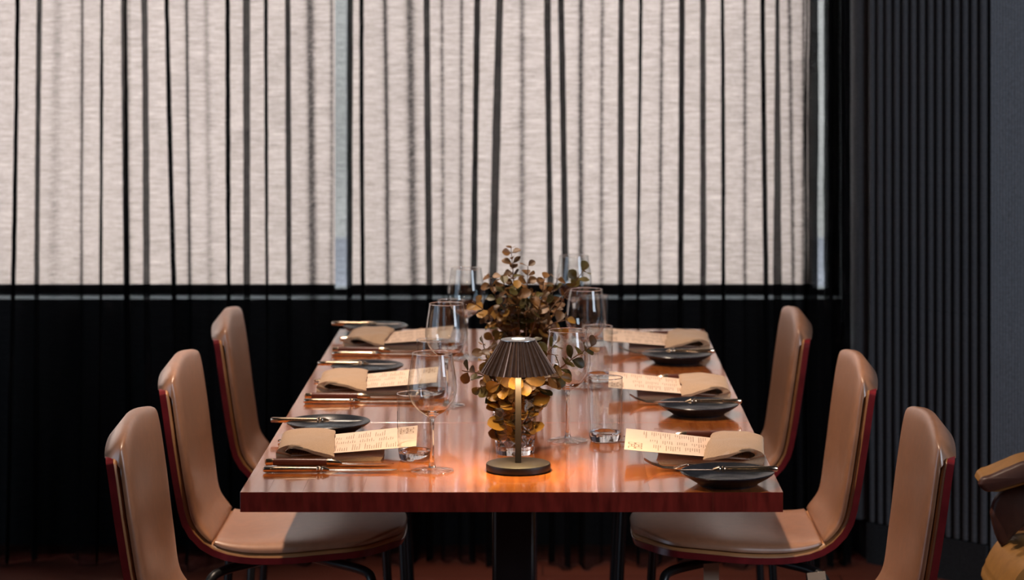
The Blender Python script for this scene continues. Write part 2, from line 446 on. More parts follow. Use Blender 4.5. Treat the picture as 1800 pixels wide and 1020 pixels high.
# roller blinds
BY = 7.15
def blind(x0, x1, label):
    t = thing('roller_blind', label, 'blind', ((x0 + x1) / 2, BY, 0))
    hw = (x1 - x0) / 2; zb = H - (500 - CY) * BY / F
    nx, nz = 10, 8; v, f = [], []
    for j in range(nz + 1):
        for i in range(nx + 1):
            x = -hw + 2 * hw * i / nx; z = zb + (2.36 - zb) * j / nz
            v.append((x, .0015 * math.sin(3 * x + z), z))
    for j in range(nz):
        for i in range(nx):
            a = j * (nx + 1) + i; f.append((a, a + 1, a + nx + 2, a + nx + 1))
    obj('blind_cloth', v, f, M['blind'], t, True)
    zr = H - (512.5 - CY) * BY / F
    vv, ff = loft([(-hw, 0, (zb + zr) / 2, .008, (zb - zr) / 2 + .001), (hw, 0, (zb + zr) / 2, .008, (zb - zr) / 2 + .001)], 12, 4)
    obj('bottom_bar', vv, ff, M['bar'], t, True, 40)
    vv, ff = tube([(-hw, .02, 2.38), (hw, .02, 2.38)], .028, 14); obj('roller_tube', vv, ff, M['bar'], t, True, 40)
    return t
blind(-2.55, WX(589, BY), 'cream roller blind filling the wider left half of the window')
blind(WX(617, BY), WX(1428, BY), 'cream roller blind right of the bright gap, behind the centrepiece plants')

# ------------------------------------------------------------------ sheer curtain
CYD = 7.0
folds = [ # px at the top, px at the sill, width px, darkness
 (-38, -44, 7, .9), (-12, -16, 7, .5), (28.5, 21, 8, 1), (67, 62, 5, .92), (99, 91, 12, .3), (141.6, 141, 6, .6), (177, 175, 6, .92), (216, 221, 8, 1), (226, 228, 5, .3),
 (254, 258, 8, 1), (293, 306, 8, 1), (329, 335, 7, .7), (365, 372, 7, .35), (400, 402, 8, 1), (433, 434, 9, 1),
 (467, 469, 6, .92), (506, 508, 7, .92), (543, 549, 8, .75), (580, 580, 6, .35), (615, 613.5, 8, 1), (634.5, 637, 7, .95),
 (676, 681, 8, .55), (719, 727, 10, .65), (748, 753, 9, 1), (777, 779, 6, .4), (812, 810, 6, .45), (840, 833, 9, 1),
 (878, 866, 11, .95), (918, 917, 8, .45), (962, 968, 9, .95), (986, 994, 9, 1), (1021, 1021, 7, .65), (1058, 1057, 6, .45),
 (1092, 1091, 8, 1), (1126, 1122, 5, .9), (1164, 1160, 6, .5), (1199, 1196, 9, 1), (1236, 1236, 8, .92), (1270, 1271, 6, .95),
 (1309, 1309, 6, .5), (1340, 1346, 8, 1), (1366, 1366, (5, 12), 1), (1387, 1394, 4, .7), (1412, 1411, 5, .5), (1429, 1427, 15, 1),
 (1454, 1454, 10, 1), (1472, 1472, 6, .7), (1485, 1486, 11, 1)]
def curtain():
    zt, zm = 1.555, .75
    zs = list(np.linspace(0.005, .10, 6)) + list(np.linspace(.12, 1.62, 96)) + list(np.linspace(1.7, 2.75, 12))
    n = len(zs); rows = []
    rnd = random.Random(3)
    depth0, cols = 0.0, []
    plan = []
    for i, (pt, pb, w, dk) in enumerate(folds):
        sgn = -1 if depth0 > 0 else 1
        if dk >= .88: typ = 'Z'; h = .036 + .010 * rnd.random()
        else:
            typ = 'S'; wpx = w if not isinstance(w, tuple) else w[0]
            h = wpx * CYD / F * (1.6 + 9.0 * dk * dk)
        plan.append((typ, h * sgn, depth0)); depth0 += h * sgn
    for z in zs:
        t = (zt - z) / (zt - zm); tt = min(max(t, -.25), 1.35)
        row = []
        lastp = None
        for i, ((pt, pb, w, dk), (typ, h, d0)) in enumerate(zip(folds, plan)):
            p = pt + (pb - pt) * tt
            p += .5 * mnoise.noise(Vector((i * 7.3, z * 22, 0))) + 1.2 * mnoise.noise(Vector((i * 3.1, z * 1.3, 4)))
            ww = w if not isinstance(w, tuple) else w[0] + (w[1] - w[0]) * min(max(t, 0), 1)
            ww *= 1.22 if dk >= .88 else 1.45
            ww *= 1 + .18 * mnoise.noise(Vector((i * 5.7, z * 3.0, 9)))
            if dk < .8: ww *= 1 + .5 * max(0, min(t, 1.1)) * (0.8 - dk)
            # spread toward the hem into softer waves
            hem = max(0, (.7 - z) / .7)
            if typ == 'Z':
                pts = [(p - ww * .75, d0), (p - .1 * ww, d0 + h * .05), (p + ww * .42, d0 + h * .12), (p + ww * .5, d0 + h * .3),
                       (p - ww * .5, d0 + h * .7), (p - ww * .42, d0 + h * .88), (p + .1 * ww, d0 + h * .95), (p + ww * .75, d0 + h)]
            else:
                pts = [(p - ww, d0), (p - ww * .5, d0 + h * .06), (p - ww * .22, d0 + h * .25), (p, d0 + h * .5), (p + ww * .22, d0 + h * .75), (p + ww * .5, d0 + h * .94), (p + ww * .8, d0 + h * .99), (p + ww, d0 + h)]
            wob = .045 * hem * math.sin(p * .045 + .8 * math.sin(p * .013))
            for (q, d) in pts: row.append((q, d * (1 + .5 * hem) - wob - .035 * hem * hem))
        rows.append([(WX(q, CYD), d, z) for q, d in row])
    m_ = len(rows[0]); v = [p for r in rows for p in r]; f = []
    for j in range(n - 1):
        for i in range(m_ - 1):
            a = j * m_ + i; f.append((a, a + 1, a + m_ + 1, a + m_))
    t = thing('sheer_curtain', 'long charcoal sheer curtain hanging in pleats to the floor before the window', 'curtain', (0, CYD, 0))
    obj('curtain_cloth', v, f, M['curtain'], t, True)
    vv, ff = tube([(WX(-80, CYD), .0, 2.77), (WX(1495, CYD), .0, 2.77)], .012, 10); obj('curtain_rail', vv, ff, M['steel'], t, True, 40)
curtain()

# ------------------------------------------------------------------ tables
TX0, TX1, TZ, TT = -.501, .398, .740, .033
TD = .687; TY0 = 4.2
seams = [-.501, -.456, -.398, -.300, -.205, -.095, .005, .092, .178, .282, .345, .398]
def table(k, label):
    y0 = TY0 + TD * k; cx, cy = (TX0 + TX1) / 2, y0 + TD / 2
    t = thing('dining_table', label, 'table', (cx, cy, 0), group='square dining tables pushed into one long table')
    top = thing('tabletop', '', '', (0, 0, 0)); del top['label'], top['category']; top.parent = t
    for a, b in zip(seams, seams[1:]):
        me = bevbox(a - cx + .0001, b - cx - .0001, -TD / 2 + .0009, TD / 2 - .0009, TZ - TT, TZ, .00012, 1)
        for p in me.polygons: p.use_smooth = False
        me.materials.append(M['table']); me.materials.append(M['endgrain'])
        for p in me.polygons:
            if abs(p.normal.y) > .9: p.material_index = 1
        link('board', me, None, top)
    hw = .0385
    me = bevbox(-hw, hw, -hw, hw, .012, TZ - TT - .008, .012, 4); link('pedestal_column', me, M['pedestal'], t)
    link('mounting_plate', bevbox(-.16, .16, -.16, .16, TZ - TT - .008, TZ - TT - .0003, .002), M['steel'], t)
    link('pedestal_base', bevbox(-.19, .19, -.19, .19, .0, .012, .003), M['steel'], t)
    return t
table(0, 'polished red-brown wooden table nearest the camera, under the bronze lamp')
table(1, 'middle red-brown wooden table of the long row, beyond the first seam')
table(2, 'farthest red-brown wooden table of the row, closest to the curtain')

# ------------------------------------------------------------------ upholstered chairs
prof = catmull([(-.242, .828), (-.236, .79), (-.229, .7455), (-.2176, .663), (-.206, .58), (-.194, .516), (-.170, .478), (-.134, .4524),
                (-.081, .442), (-.011, .442), (.078, .450), (.168, .458), (.215, .461), (.238, .455)], 8)
PA = np.array(prof); SEG = np.r_[0, np.cumsum(np.hypot(*np.diff(PA, axis=0).T))]; SL = SEG[-1]
TAN = np.gradient(PA, SEG, axis=0); TAN /= np.linalg.norm(TAN, axis=1)[:, None]
NRM = np.c_[-TAN[:, 1], TAN[:, 0]]   # toward the sitter
ws_s = [0, .06, .14, .24, .33, .40, .48, .58, .68, SL]; ws_w = [.190, .200, .201, .190, .170, .166, .186, .204, .203, .186]
def chair_pt(s, v, off):
    x = np.interp(s, SEG, PA[:, 0]); z = np.interp(s, SEG, PA[:, 1])
    nx = np.interp(s, SEG, NRM[:, 0]); nz = np.interp(s, SEG, NRM[:, 1]); l = math.hypot(nx, nz); nx /= l; nz /= l
    w = np.interp(s, ws_s, ws_w)
    conc = .016 * np.interp(s, [0, .2, .38, .5, SL], [1, 1.1, .7, .45, .1])
    o_ = off - conc * (1 - v * v)
    return (x + nx * o_, v * w, z + nz * o_)
def pad(sa, sb, ra, rb, t0, t1, ns=34, nv=18, inset=0., e=2.3, pw=4, wrap=0):
    vs = [math.sin(PI / 2 * (2 * k / nv - 1)) for k in range(nv + 1)]
    def sr(v):
        q = 1 - math.sqrt(max(0, 1 - abs(v) ** e))
        return sa + ra * q, sb - rb * q
    top, bot = [], []
    for i in range(ns + 1):
        u = i / ns; u2 = .5 - .5 * math.cos(PI * u)
        if wrap: u2 = .6 * u2 + .4 * u * u
        for v in vs:
            a, b = sr(v); s = a + (b - a) * u2
            w = np.interp(s, ws_s, ws_w); ve = v * (1 - inset / w)
            edge = (1 - abs(v) ** pw) ** .5 * (1 - abs(2 * u - 1) ** 7) ** .5 if t1[1] else 1
            if sa > .3: edge *= .50 + .55 * math.sin(PI * min(1, max(0, u2 * 1.05)) ** 1.0) ** .8
            top.append(chair_pt(s, ve, t1[0] + t1[1] * edge)); q = min(1, max(0, (s - wrap) / .012)) if wrap else 1
            sl = .026 * max(0, 1 - (s - a) / .055) if wrap else 0
            bot.append(chair_pt(s + sl, ve, t0 * q - .002 * (1 - q)))
    m_ = nv + 1; n_ = (ns + 1) * m_; V = top + bot; Fc = []
    for i in range(ns):
        for k in range(nv):
            a = i * m_ + k; Fc.append((a, a + m_, a + m_ + 1, a + 1)); Fc.append((n_ + a, n_ + a + 1, n_ + a + m_ + 1, n_ + a + m_))
    for i in range(ns):
        for k in (0, nv):
            a = i * m_ + k; q = (a, a + m_, n_ + a + m_, n_ + a); Fc.append(q if k else q[::-1])
    for k in range(nv):
        for i in (0, ns):
            a = i * m_ + k; q = (a, a + 1, n_ + a + 1, n_ + a); Fc.append(q if i == 0 else q[::-1])
    return V, Fc
SB = .392
def make_chair(label):
    t = thing('dining_chair', label, 'chair', group='tan upholstered chairs around the table')
    obj('shell', *pad(.036, SL, .016, .085, 0, (.0125, 0), e=2.6), M['redply'], t, True, 50, True)
    obj('upholstery_base', *pad(.034, SL - .003, .017, .085, .0127, (.0127, .0105), inset=.0015, e=2.6, pw=26), M['piping'], t, True, 60, True)
    obj('back_cushion', *pad(.0, SB, .036, .004, .0222, (.0262, .0210), ns=40, inset=.0015, e=1.8, pw=3.2, wrap=.020), M['leather'], t, True, 75, True)
    obj('seat_cushion', *pad(SB, SL - .006, .004, .082, .0222, (.0265, .0225), ns=28, inset=.0025), M['leather'], t, True, 75, True)
    obj('mounting_disc', *lathe([(0, .419), (.07, .419), (.075, .424), (.075, .430), (0, .430)], 24), M['steel'], t, True, 40, True).location = (.01, 0, 0)
    for sx, xb, xf in ((-1, -.115, -.165), (1, .165, .205)):
        for sy in (-1, 1):
            path = catmull([(.01 + sx * .01, sy * .01, .424), ((.01 + xb) / 2, sy * .085, .424), (xb, sy * .155, .421), (xb + (xf - xb) * .45, sy * .182, .405), (xb + (xf - xb) * .6, sy * .190, .36), (xf, sy * .205, .006)], 6)
            obj('leg', *tube(path, .0095, 10), M['steel'], t, True, 50)
            lf = obj('foot_glide', *lathe([(0, 0), (.012, 0), (.013, .012), (.0105, .02)], 14), M['steel'], t, True, 40); lf.location = (xf, sy * .205, 0)
    return t
proto = make_chair('tan padded chair at the near left, only its backrest in view')
specs = [(-.498, 4.45, 0, None), (-.520, 5.19, 0, 'tan padded chair in the middle of the left side, whole seat in view'),
         (-.513, 5.93, 1.5, 'tan padded chair at the far left, nearest the curtain'),
         (.456, 4.45, 180, 'tan padded chair at the near right, only its backrest in view'),
         (.421, 5.19, 180, 'tan padded chair in the middle of the right side with paper tags under its seat'),
         (.369, 5.93, 180, 'tan padded chair at the far right, nearest the curtain')]
for i, (x, y, rz, lab) in enumerate(specs):
    c = proto if i == 0 else copy_tree(proto)
    c.location = (x, y, 0); c.rotation_euler = (0, 0, math.radians(rz))
    if lab: c['label'] = lab
    if i == 4:
        a = obj('paper_tag', *boxvf(-.016, .016, -.0005, .0005, -.055, 0), M['tag'], c); a.location = (.085, .13, .430); a.rotation_euler = (0, 0, .25)
        a['label'] = 'white paper tag hanging under the seat'
        b = obj('paper_tag', *boxvf(-.018, .018, -.0005, .0005, -.030, 0), M['tag'], c); b.location = (-.118, .185, .425); b.rotation_euler = (0, .15, -.2)
        b['label'] = 'white paper tag wrapped at the rear leg bend'

# ------------------------------------------------------------------ armchair cut by the frame's right edge
def blade(center, ru_, pts, thick, n=10):
    """a thick curved pad: outline pts in (x,z) swept across y with soft edges"""
    out = catmull(pts, 8)
    return out
def slab_from_outline(pts, y0, y1, bulge=.012, ny=8):
    P = np.array(catmull(list(pts) + [pts[0]], 6))[:-1]; c = P.mean(0); m_ = len(P); V, Fc = [], []
    for j in range(ny + 1):
        u = 2 * j / ny - 1; k = 1 - .10 * abs(u) ** 5
        for q in P: V.append((c[0] + (q[0] - c[0]) * k, y0 + (y1 - y0) * j / ny, c[1] + (q[1] - c[1]) * k))
    for j in range(ny):
        for i in range(m_):
            i2 = (i + 1) % m_; a = j * m_; b = a + m_; Fc.append((a + i, b + i, b + i2, a + i2))
    for j, yy, s in ((0, y0 - bulge, 1), (ny, y1 + bulge, -1)):
        idx = len(V); V.append((c[0], yy, c[1]))
        for i in range(m_):
            i2 = (i + 1) % m_; Fc.append((j * m_ + i, j * m_ + i2, idx)[::s])
    return V, Fc
AY = 5.0
def apx(px, py, Y=AY): q = W(px, py, Y); return (q.x, q.z)
ac = thing('lounge_armchair', 'ochre and brown leather armchair cut off by the right edge of the frame', 'armchair', (1.12, AY, 0))
def aobj(name, vf, mat, lab=None):
    v, f = vf; v = [(x - 1.12, y - AY, z) for x, y, z in v]
    o_ = obj(name, v, f, mat, ac, True, 60, True)
    if lab: o_['label'] = lab
    return o_
railo = [(1721, 853), (1727, 843), (1742, 838), (1775, 824), (1812, 811), (1900, 800), (1990, 806), (1990, 840), (1900, 850), (1820, 846), (1770, 858), (1740, 866), (1728, 862)]
aobj('rail_edge', slab_from_outline([apx(a, b, AY - .10) for a, b in railo], AY - .10, AY - .075, .006), M['brownleather'], 'thin dark brown slab on the front of the rail')  # thin darker slab covering the front face of the rail
aobj('top_rail', slab_from_outline([apx(a + 6, b + 1, AY - .07) for a, b in railo], AY - .074, AY + .05, .004), M['ochre'])
aobj('side_panel', slab_from_outline([apx(a, b, AY - .02) for a, b in [(1743, 905), (1752, 878), (1776, 858), (1810, 850), (1880, 850), (1920, 900), (1880, 940), (1810, 925), (1780, 945), (1763, 962), (1751, 940)]], AY - .02, AY + .012, .010), M['brownleather'], 'rounded dark brown side panel')
aobj('back_panel', slab_from_outline([apx(a, b, AY + .10) for a, b in [(1790, 860), (1960, 840), (1990, 1010), (1815, 1010)]], AY + .08, AY + .14, .01), M['brownleather'])
aobj('seat_cushion', slab_from_outline([apx(a, b, AY - .20) for a, b in [(1766, 1040), (1778, 1018), (1792, 1000), (1812, 988), (1850, 980), (2020, 984), (2020, 1070), (1780, 1070)]], AY - .20, AY + .06, .016), M['ochre'])
for dx in (.86, 1.14):
    for dy in (-.17, .17):
        vv, ff = tube([(dx + .06, AY + dy, .40), (dx + .02, AY + dy, 0)], [.016, .011], 10); aobj('leg', (vv, ff), M['steel'])

# ------------------------------------------------------------------ table ware (prototypes in local coordinates, base at z = 0)
def make_wine():
    t = thing('wine_glass', '', 'wine glass', group='stemmed wine glasses on the table')
    R = .0425; th = .0011
    outer = catmull([(.0268, .1086), (.0365, .121), (.0418, .136), (.0425, .148), (.0408, .165), (.0378, .183), (.0345, .2045)], 6)
    outer = outer[:-1] + [(.03462, .2036), (.0345, .2043)]
    rim = [(.0345 + .00075 * math.cos(a), .2048 + .00075 * math.sin(a)) for a in np.linspace(-PI / 2, 3 * PI / 2, 9)]
    obj('bowl', *lathe(outer, 48), M['thin'], t, True, 80, False)
    obj('rim', *lathe(rim, 48), M['glass'], t, True, 80, True)
    solid = [(.0068, .0070), (.0048, .013), (.0037, .022), (.0033, .04), (.0033, .07), (.0036, .086), (.0046, .092), (.0065, .0945), (.0125, .0985), (.0195, .1025), (.0268, .1086), (.0262, .1094), (.0185, .1048), (.0115, .1020), (.005, .1006), (0, .1002)]
    obj('stem', *lathe([(0, .0060)] + solid, 40), M['glass'], t, True, 80, True)
    obj('foot', *lathe([(.0355, .0003), (.0368, .0006), (.0374, .0014), (.0368, .0022), (.034, .0026), (.022, .0038), (.0115, .0058), (.0068, .0072), (.005, .012)], 48), M['thin'], t, True, 80, False)
    return t
def make_tumbler():
    t = thing('water_tumbler', '', 'tumbler', group='water tumblers on the table')
    base = [(0, .0002), (.022, .0002), (.0240, .0003), (.0262, .001), (.0282, .004), (.0295, .0105), (.0299, .0135), (.0302, .0165), (.0296, .0172), (.0288, .0166), (.0262, .0152), (.0235, .0143), (.02, .0140), (.0185, .0140), (0, .0138)]
    obj('thick_base', *lathe(base, 48), M['glass'], t, True, 80, True)
    wall = catmull([(.0302, .0165), (.0312, .03), (.0322, .06), (.0325, .10), (.0325, .1165)], 4)
    obj('wall', *lathe(wall, 48), M['thin'], t, True, 80, False)
    rim = [(.0322 + .0009 * math.cos(a), .1172 + .0009 * math.sin(a)) for a in np.linspace(-PI / 2, 3 * PI / 2, 9)]
    obj('rim', *lathe(rim, 48), M['glass'], t, True, 80, True)
    return t
def make_plate():
    t = thing('side_plate', '', 'plate', group='black side plates with butter knives')
    p = [(0, .003), (.040, .003), (.042, 0), (.050, 0), (.052, .003), (.058, .0065), (.070, .0135), (.0785, .0195), (.0795, .0212), (.0785, .0222), (.076, .0217),
         (.066, .0160), (.056, .0110), (.048, .0085), (.030, .0078), (0, .0078)]
    obj('plate_body', *lathe(p, 56), M['plate'], t, True, 50, True)
    return t
def knife_parts(t, L, lh, blade_w, steak=False):
    z = .0062
    if not steak:
        obj('handle', *loft([(0, 0, z, .0035, .0030), (.002, 0, z, .0056, .0048), (.02, 0, z, .0058, .0050), (lh * .7, 0, z, .0047, .0042), (lh - .006, 0, z, .0043, .0040)], 12, 2.6), M['silver'], t, True, 50)
        obj('collar', *loft([(lh - .006, 0, z, .0043, .004), (lh - .004, 0, z, .0062, .0058), (lh - .001, 0, z, .0062, .0058), (lh, 0, z, .0045, .0042), (lh + .003, 0, z, .0044, .004), (lh + .005, 0, z, .0060, .0054), (lh + .009, 0, z, .0050, .004), (lh + .016, 0, z - .001, .004, .0018)], 12), M['silver'], t, True, 50)
        b0 = lh + .014
    else:
        obj('end_cap', *loft([(0, 0, z + .001, .004, .0045), (.002, 0, z + .001, .0066, .0064), (.014, 0, z + .001, .0062, .006)], 12, 2.6), M['silver'], t, True, 50)
        obj('handle', *loft([(.014, 0, z + .001, .0060, .0060), (.03, 0, z + .001, .0066, .0064), (.06, 0, z + .001, .0068, .0066), (lh - .02, 0, z + .001, .0058, .0058)], 12, 2.6), M['knifewood'], t, True, 50)
        obj('bolster', *loft([(lh - .02, 0, z + .001, .0060, .0060), (lh - .012, 0, z + .001, .0064, .0062), (lh, 0, z, .0055, .0046), (lh + .006, 0, z - .001, .004, .002)], 12), M['silver'], t, True, 50)
        b0 = lh + .004
    zb = z - .0015
    pts = [(b0, -.003, .003), (b0 + .012, -blade_w * .5, .0042), (b0 + (L - b0) * .6, -blade_w * .55, .0045), (L - .012, -blade_w * .35, .0042), (L, .001, .0025)]
    V, Fc = [], []
    for (x, ya, yb) in pts:
        V += [(x, ya, zb), (x, yb, zb + .0008), (x, yb, zb - .0008)]
    for i in range(len(pts) - 1):
        a, b = i * 3, i * 3 + 3
        Fc += [(a, b, b + 1, a + 1), (a + 1, b + 1, b + 2, a + 2), (a + 2, b + 2, b, a)]
    Fc += [(0, 1, 2), (len(V) - 3, len(V) - 1, len(V) - 2)]
    obj('blade', V, Fc, M['silver'], t, False, None, True)
    return t
def make_table_knife(): return knife_parts(thing('table_knife', '', 'knife', group='steel table knives beside the napkins'), .232, .098, .0165)
def make_butter_knife(): return knife_parts(thing('butter_knife', '', 'knife', group='butter knives resting on the side plates'), .172, .094, .015)
def make_steak_knife(): return knife_parts(thing('steak_knife', '', 'knife', group='wooden handled steak knives beside the napkins'), .225, .128, .0145, True)
def make_fork():
    t = thing('fork', '', 'fork', group='forks beside the napkins')
    obj('handle', *loft([(0, 0, .0035, .003, .002), (.003, 0, .0035, .0075, .0026), (.03, 0, .0035, .0062, .0026), (.09, 0, .0058, .0034, .0024), (.128, 0, .0105, .0030, .0022)], 10), M['silver'], t, True, 50)
    obj('head', *loft([(.126, 0, .0104, .0030, .0020), (.136, 0, .0088, .0090, .0011), (.146, 0, .0060, .0118, .0010), (.152, 0, .0046, .0120, .0010)], 12, 3), M['silver'], t, True, 50)
    for k in range(4):
        y = (k - 1.5) * .0066
        obj('tine', *loft([(.1505, y, .0048, .0020, .0010), (.17, y, .0058, .0016, .0009), (.190, y, .0125, .0013, .0008), (.203, y, .0205, .0006, .0005)], 6), M['silver'], t, True, 50)
    return t

NAPW = .185
def make_napkin(seed, flip=1):
    rnd = random.Random(seed)
    t = thing('folded_napkin', '', 'napkin', group='tan linen napkins folded over the menus')
    body = catmull([(.172, .0003), (.08, .0002), (.0, .0003), (-.009, .005), (-.0115, .014), (-.006, .0235), (.010, .0295), (.035, .0325), (.062, .0320), (.080, .0295), (.0885, .0255),
                    (.0845, .0225), (.064, .0245), (.040, .0255), (.020, .0245), (.008, .0205), (.0055, .0150), (.011, .0108), (.03, .0095), (.08, .0090), (.168, .0085), (.1745, .005), (.172, .0003)], 4)[:-1]
    ny = 22; V, Fc = [], []; m_ = len(body)
    tilt = rnd.uniform(-.006, .010)
    for j in range(ny + 1):
        y = -NAPW / 2 + NAPW * j / ny; e = min(1, (1 - abs(2 * j / ny - 1)) * 9) ** .5
        yn = -y * flip / (NAPW / 2)      # 1 at the side facing the camera
        for (x, z) in body:
            k = max(0, min(1, (z - .0095) / .014)) * max(0, min(1, (x + .012) / .03))
            lift = k * (.004 * max(0, yn) * (1 - min(1, max(0, x) / .085)) - .0135 * max(0, yn) ** 4 * min(1, max(0, (x - .015) / .055)))
            puff = k * .0022 * mnoise.noise(Vector((x * 38, y * 26, seed)))
            xx = x + (tilt * y / .09 + .004 * mnoise.noise(Vector((y * 20, seed, z * 40)))) * (1 if x > .06 and z > .02 else .25)
            cz = .0045 if z < .0098 else .026
            yy = y * ((.86 if z < .0098 else .96 + .04 * k) if x > .012 else .95) - flip * k * .006 * max(0, yn) ** 6
            V.append((xx, yy, (z + lift + puff) if z < .0006 else max(.0004, cz + (z - cz) * (.72 + .28 * e) + lift + puff)))
    for j in range(ny):
        for i in range(m_):
            i2 = (i + 1) % m_; a = j * m_; b = a + m_; Fc.append((a + i, a + i2, b + i2, b + i))
    # end caps as strips between the two sides of the section
    for j, s in ((0, 1), (ny, -1)):
        a = j * m_
        h = m_
        lo, hi = 0, h - 1
        while hi - lo > 2:
            Fc.append((a + lo, a + lo + 1, a + hi - 1, a + hi)[::s]); lo += 1; hi -= 1
        if hi - lo == 2: Fc.append((a + lo, a + lo + 1, a + hi)[::s])
    obj('folded_cloth', V, Fc, M['napkin'], t, True, 70, True)
    return t
MX0, MX1, MWID = .016, .236, .182
def menu_z(x, y, flip): return .0125 + .0170 * max(0, (x - .02) / .2) ** 1.1 + flip * .030 * y * min(1, x / .2)
def make_menu(seed, flip=1, logo=True):
    rnd = random.Random(seed)
    t = thing('menu', '', 'menu', group='printed paper menus tucked into the napkins')
    nx, ny = 14, 6; V, Fc = [], []
    for s in (0, .0004):
        for j in range(ny + 1):
            for i in range(nx + 1):
                x = MX0 + (MX1 - MX0) * i / nx; y = -MWID / 2 + MWID * j / ny
                V.append((x, y, menu_z(x, y, flip) - s))
    m_ = nx + 1; n_ = m_ * (ny + 1)
    for j in range(ny):
        for i in range(nx):
            a = j * m_ + i; Fc.append((a, a + 1, a + m_ + 1, a + m_)); Fc.append((n_ + a, n_ + a + m_, n_ + a + m_ + 1, n_ + a + 1))
    obj('paper_sheet', V, Fc, M['paper'], t, True, 60)
    V, Fc = [], []
    def bar(x, y0, y1, w=.0011):
        if y1 <= y0: return
        k = max(1, int((y1 - y0) / .02)); b = len(V)
        for i in range(k + 1):
            y = y0 + (y1 - y0) * i / k
            V.extend([(x - w / 2, y, menu_z(x - w / 2, y, flip) + .0003), (x + w / 2, y, menu_z(x + w / 2, y, flip) + .0003)])
        for i in range(k): Fc.append((b + 2 * i, b + 2 * i + 1, b + 2 * i + 3, b + 2 * i + 2))
    def word_row(x, y0, y1, fill):
        y = y0; end = y0 + (y1 - y0) * fill
        while y < end:
            l = rnd.uniform(.004, .012); bar(x, y, min(y + l, end)); y += l + .002
    # three columns of short printed lines across the sheet, as on the photographed menus
    for ca, cb, x_end in ((-.078, -.022, .205), (-.012, .020, .195), (.030, .080, .185)):
        x = .028
        while x < x_end:
            n_l = rnd.randint(4, 9)
            for _ in range(n_l):
                if x > x_end: break
                word_row(x, ca, cb, rnd.uniform(.35, 1.0)); x += .0040
            x += .0062
    if logo:   # block letter heading at the far end: outlined squarish characters in two rows
        for r0, cells in ((.030, 3), (.056, 3)):
            for c in range(cells):
                y0 = .026 + c * .018; x0 = .206 + (r0 - .03) * .48; x1 = x0 + .0105
                bar(x0, y0, y0 + .0145, .0016); 
                if (c + int(r0 * 100)) % 2: bar(x1, y0, y0 + .0145, .0016)
                else: bar((x0 + x1) / 2, y0, y0 + .0145, .0016)
                for yy in (y0, y0 + .0135):
                    b = len(V)
                    for (xx, y_) in ((x0, yy), (x1, yy), (x1, yy + .0012), (x0, yy + .0012)): V.append((xx, y_, menu_z(xx, y_, flip) + .0003))
                    Fc.append((b, b + 1, b + 2, b + 3))
    o_ = obj('printed_lines', V, Fc, M['ink'], t); o_['kind'] = 'stuff'
    return t

placed = {}
def put(kind, maker, loc, rz, label, fresh=False):
    if fresh or kind not in placed:
        t = maker(); placed[kind] = t
    else: t = copy_tree(placed[kind])
    t.location = loc; t.rotation_euler = (0, 0, rz); t['label'] = label
    return t
seat_l = ['front left', 'middle left', 'back left']; seat_r = ['front right', 'middle right', 'back right']
Lx = [0, .735, 1.41]; Rx = [0, .71, 1.415]
plateL = [(-.404, 4.776), (-.381, 5.505), (-.407, 6.17)]; plateR = [(.311, 4.272), (.306, 4.985), (.301, 5.69)]
rj = random.Random(11)
def deg(a): return math.radians(a)
for i in range(3):
    for side, nm in ((0, seat_l[i]), (1, seat_r[i])):
        S = 1 if side == 0 else -1; base = 0 if side == 0 else PI; dy = (Lx if side == 0 else Rx)[i]
        px_, py_ = (plateL if side == 0 else plateR)[i]
        put('plate', make_plate, (px_, py_, TZ), rj.random() * 6, f'round black side plate at the {nm} place setting')
        # butter knife lies across the rims
        if side == 0: kx, ky, kr = px_ - .106, py_ - .022 + .004 * i, base + deg(-1.5 + i)
        else: kx, ky, kr = px_ + .084, py_ - .012, base + deg(1.0 - i)
        put('butter_knife', make_butter_knife, (kx, ky, TZ + .0215), kr, f'slim butter knife lying across the black plate at the {nm} setting')
        rot = (deg(2.0), deg(1.0), deg(-1.0))[i] if side == 0 else base + (deg(-3.0), deg(-2.0), deg(-1.0))[i]
        nx_ = (-.462, -.456, -.450)[i] if side == 0 else (.383, .372, .378)[i]
        nyc = (4.556 if side == 0 else 4.520) + dy + (0, .01, .015)[i] * (1 if side == 0 else 0)
        put(f'napkin{side}{i}', (lambda s_=i * 2 + side, fl=S: make_napkin(s_ + 1, fl)), (nx_, nyc, TZ), rot, f'tan napkin folded over the menu at the {nm} setting', True)
        put(f'menu{side}{i}', (lambda s_=i * 2 + side, fl=S: make_menu(s_ + 21, fl)), (nx_, nyc, TZ), rot, f'printed cream menu held under the napkin at the {nm} setting', True)
        if side == 0:
            put('steak_knife', make_steak_knife, (-.485, 4.436 + dy, TZ), deg(-1.5), f'wooden handled steak knife next to the {nm} napkin')
            put('table_knife', make_table_knife, (-.482, 4.372 + dy + (0, .005, .01)[i], TZ), deg(.5), f'steel table knife in front of the {nm} steak knife')
            put('fork', make_fork, (-.487, 4.668 + dy, TZ), deg(15), f'fork behind the {nm} napkin, its tines past the plate')
        else:
            put('fork', make_fork, (.378, 4.388 + dy, TZ), base + deg(-1.5), f'fork between the black plate and the {nm} napkin')
            put('table_knife', make_table_knife, (.372, 4.652 + dy, TZ), base, f'steel table knife behind the {nm} napkin')
            put('steak_knife', make_steak_knife, (.375, 4.715 + dy, TZ), base + deg(1), f'wooden handled steak knife farthest behind the {nm} napkin')
wines = [(-.191, 4.385, seat_l[0]), (-.193, 5.087, seat_l[1]), (-.173, 5.745, seat_l[2]), (.046, 4.683, seat_r[0]), (.091, 5.335, seat_r[1]), (.074, 6.03, seat_r[2])]
for x, y, nm in wines: put('wine', make_wine, (x, y, TZ), rj.random() * 6, f'clear empty wine glass of the {nm} setting')
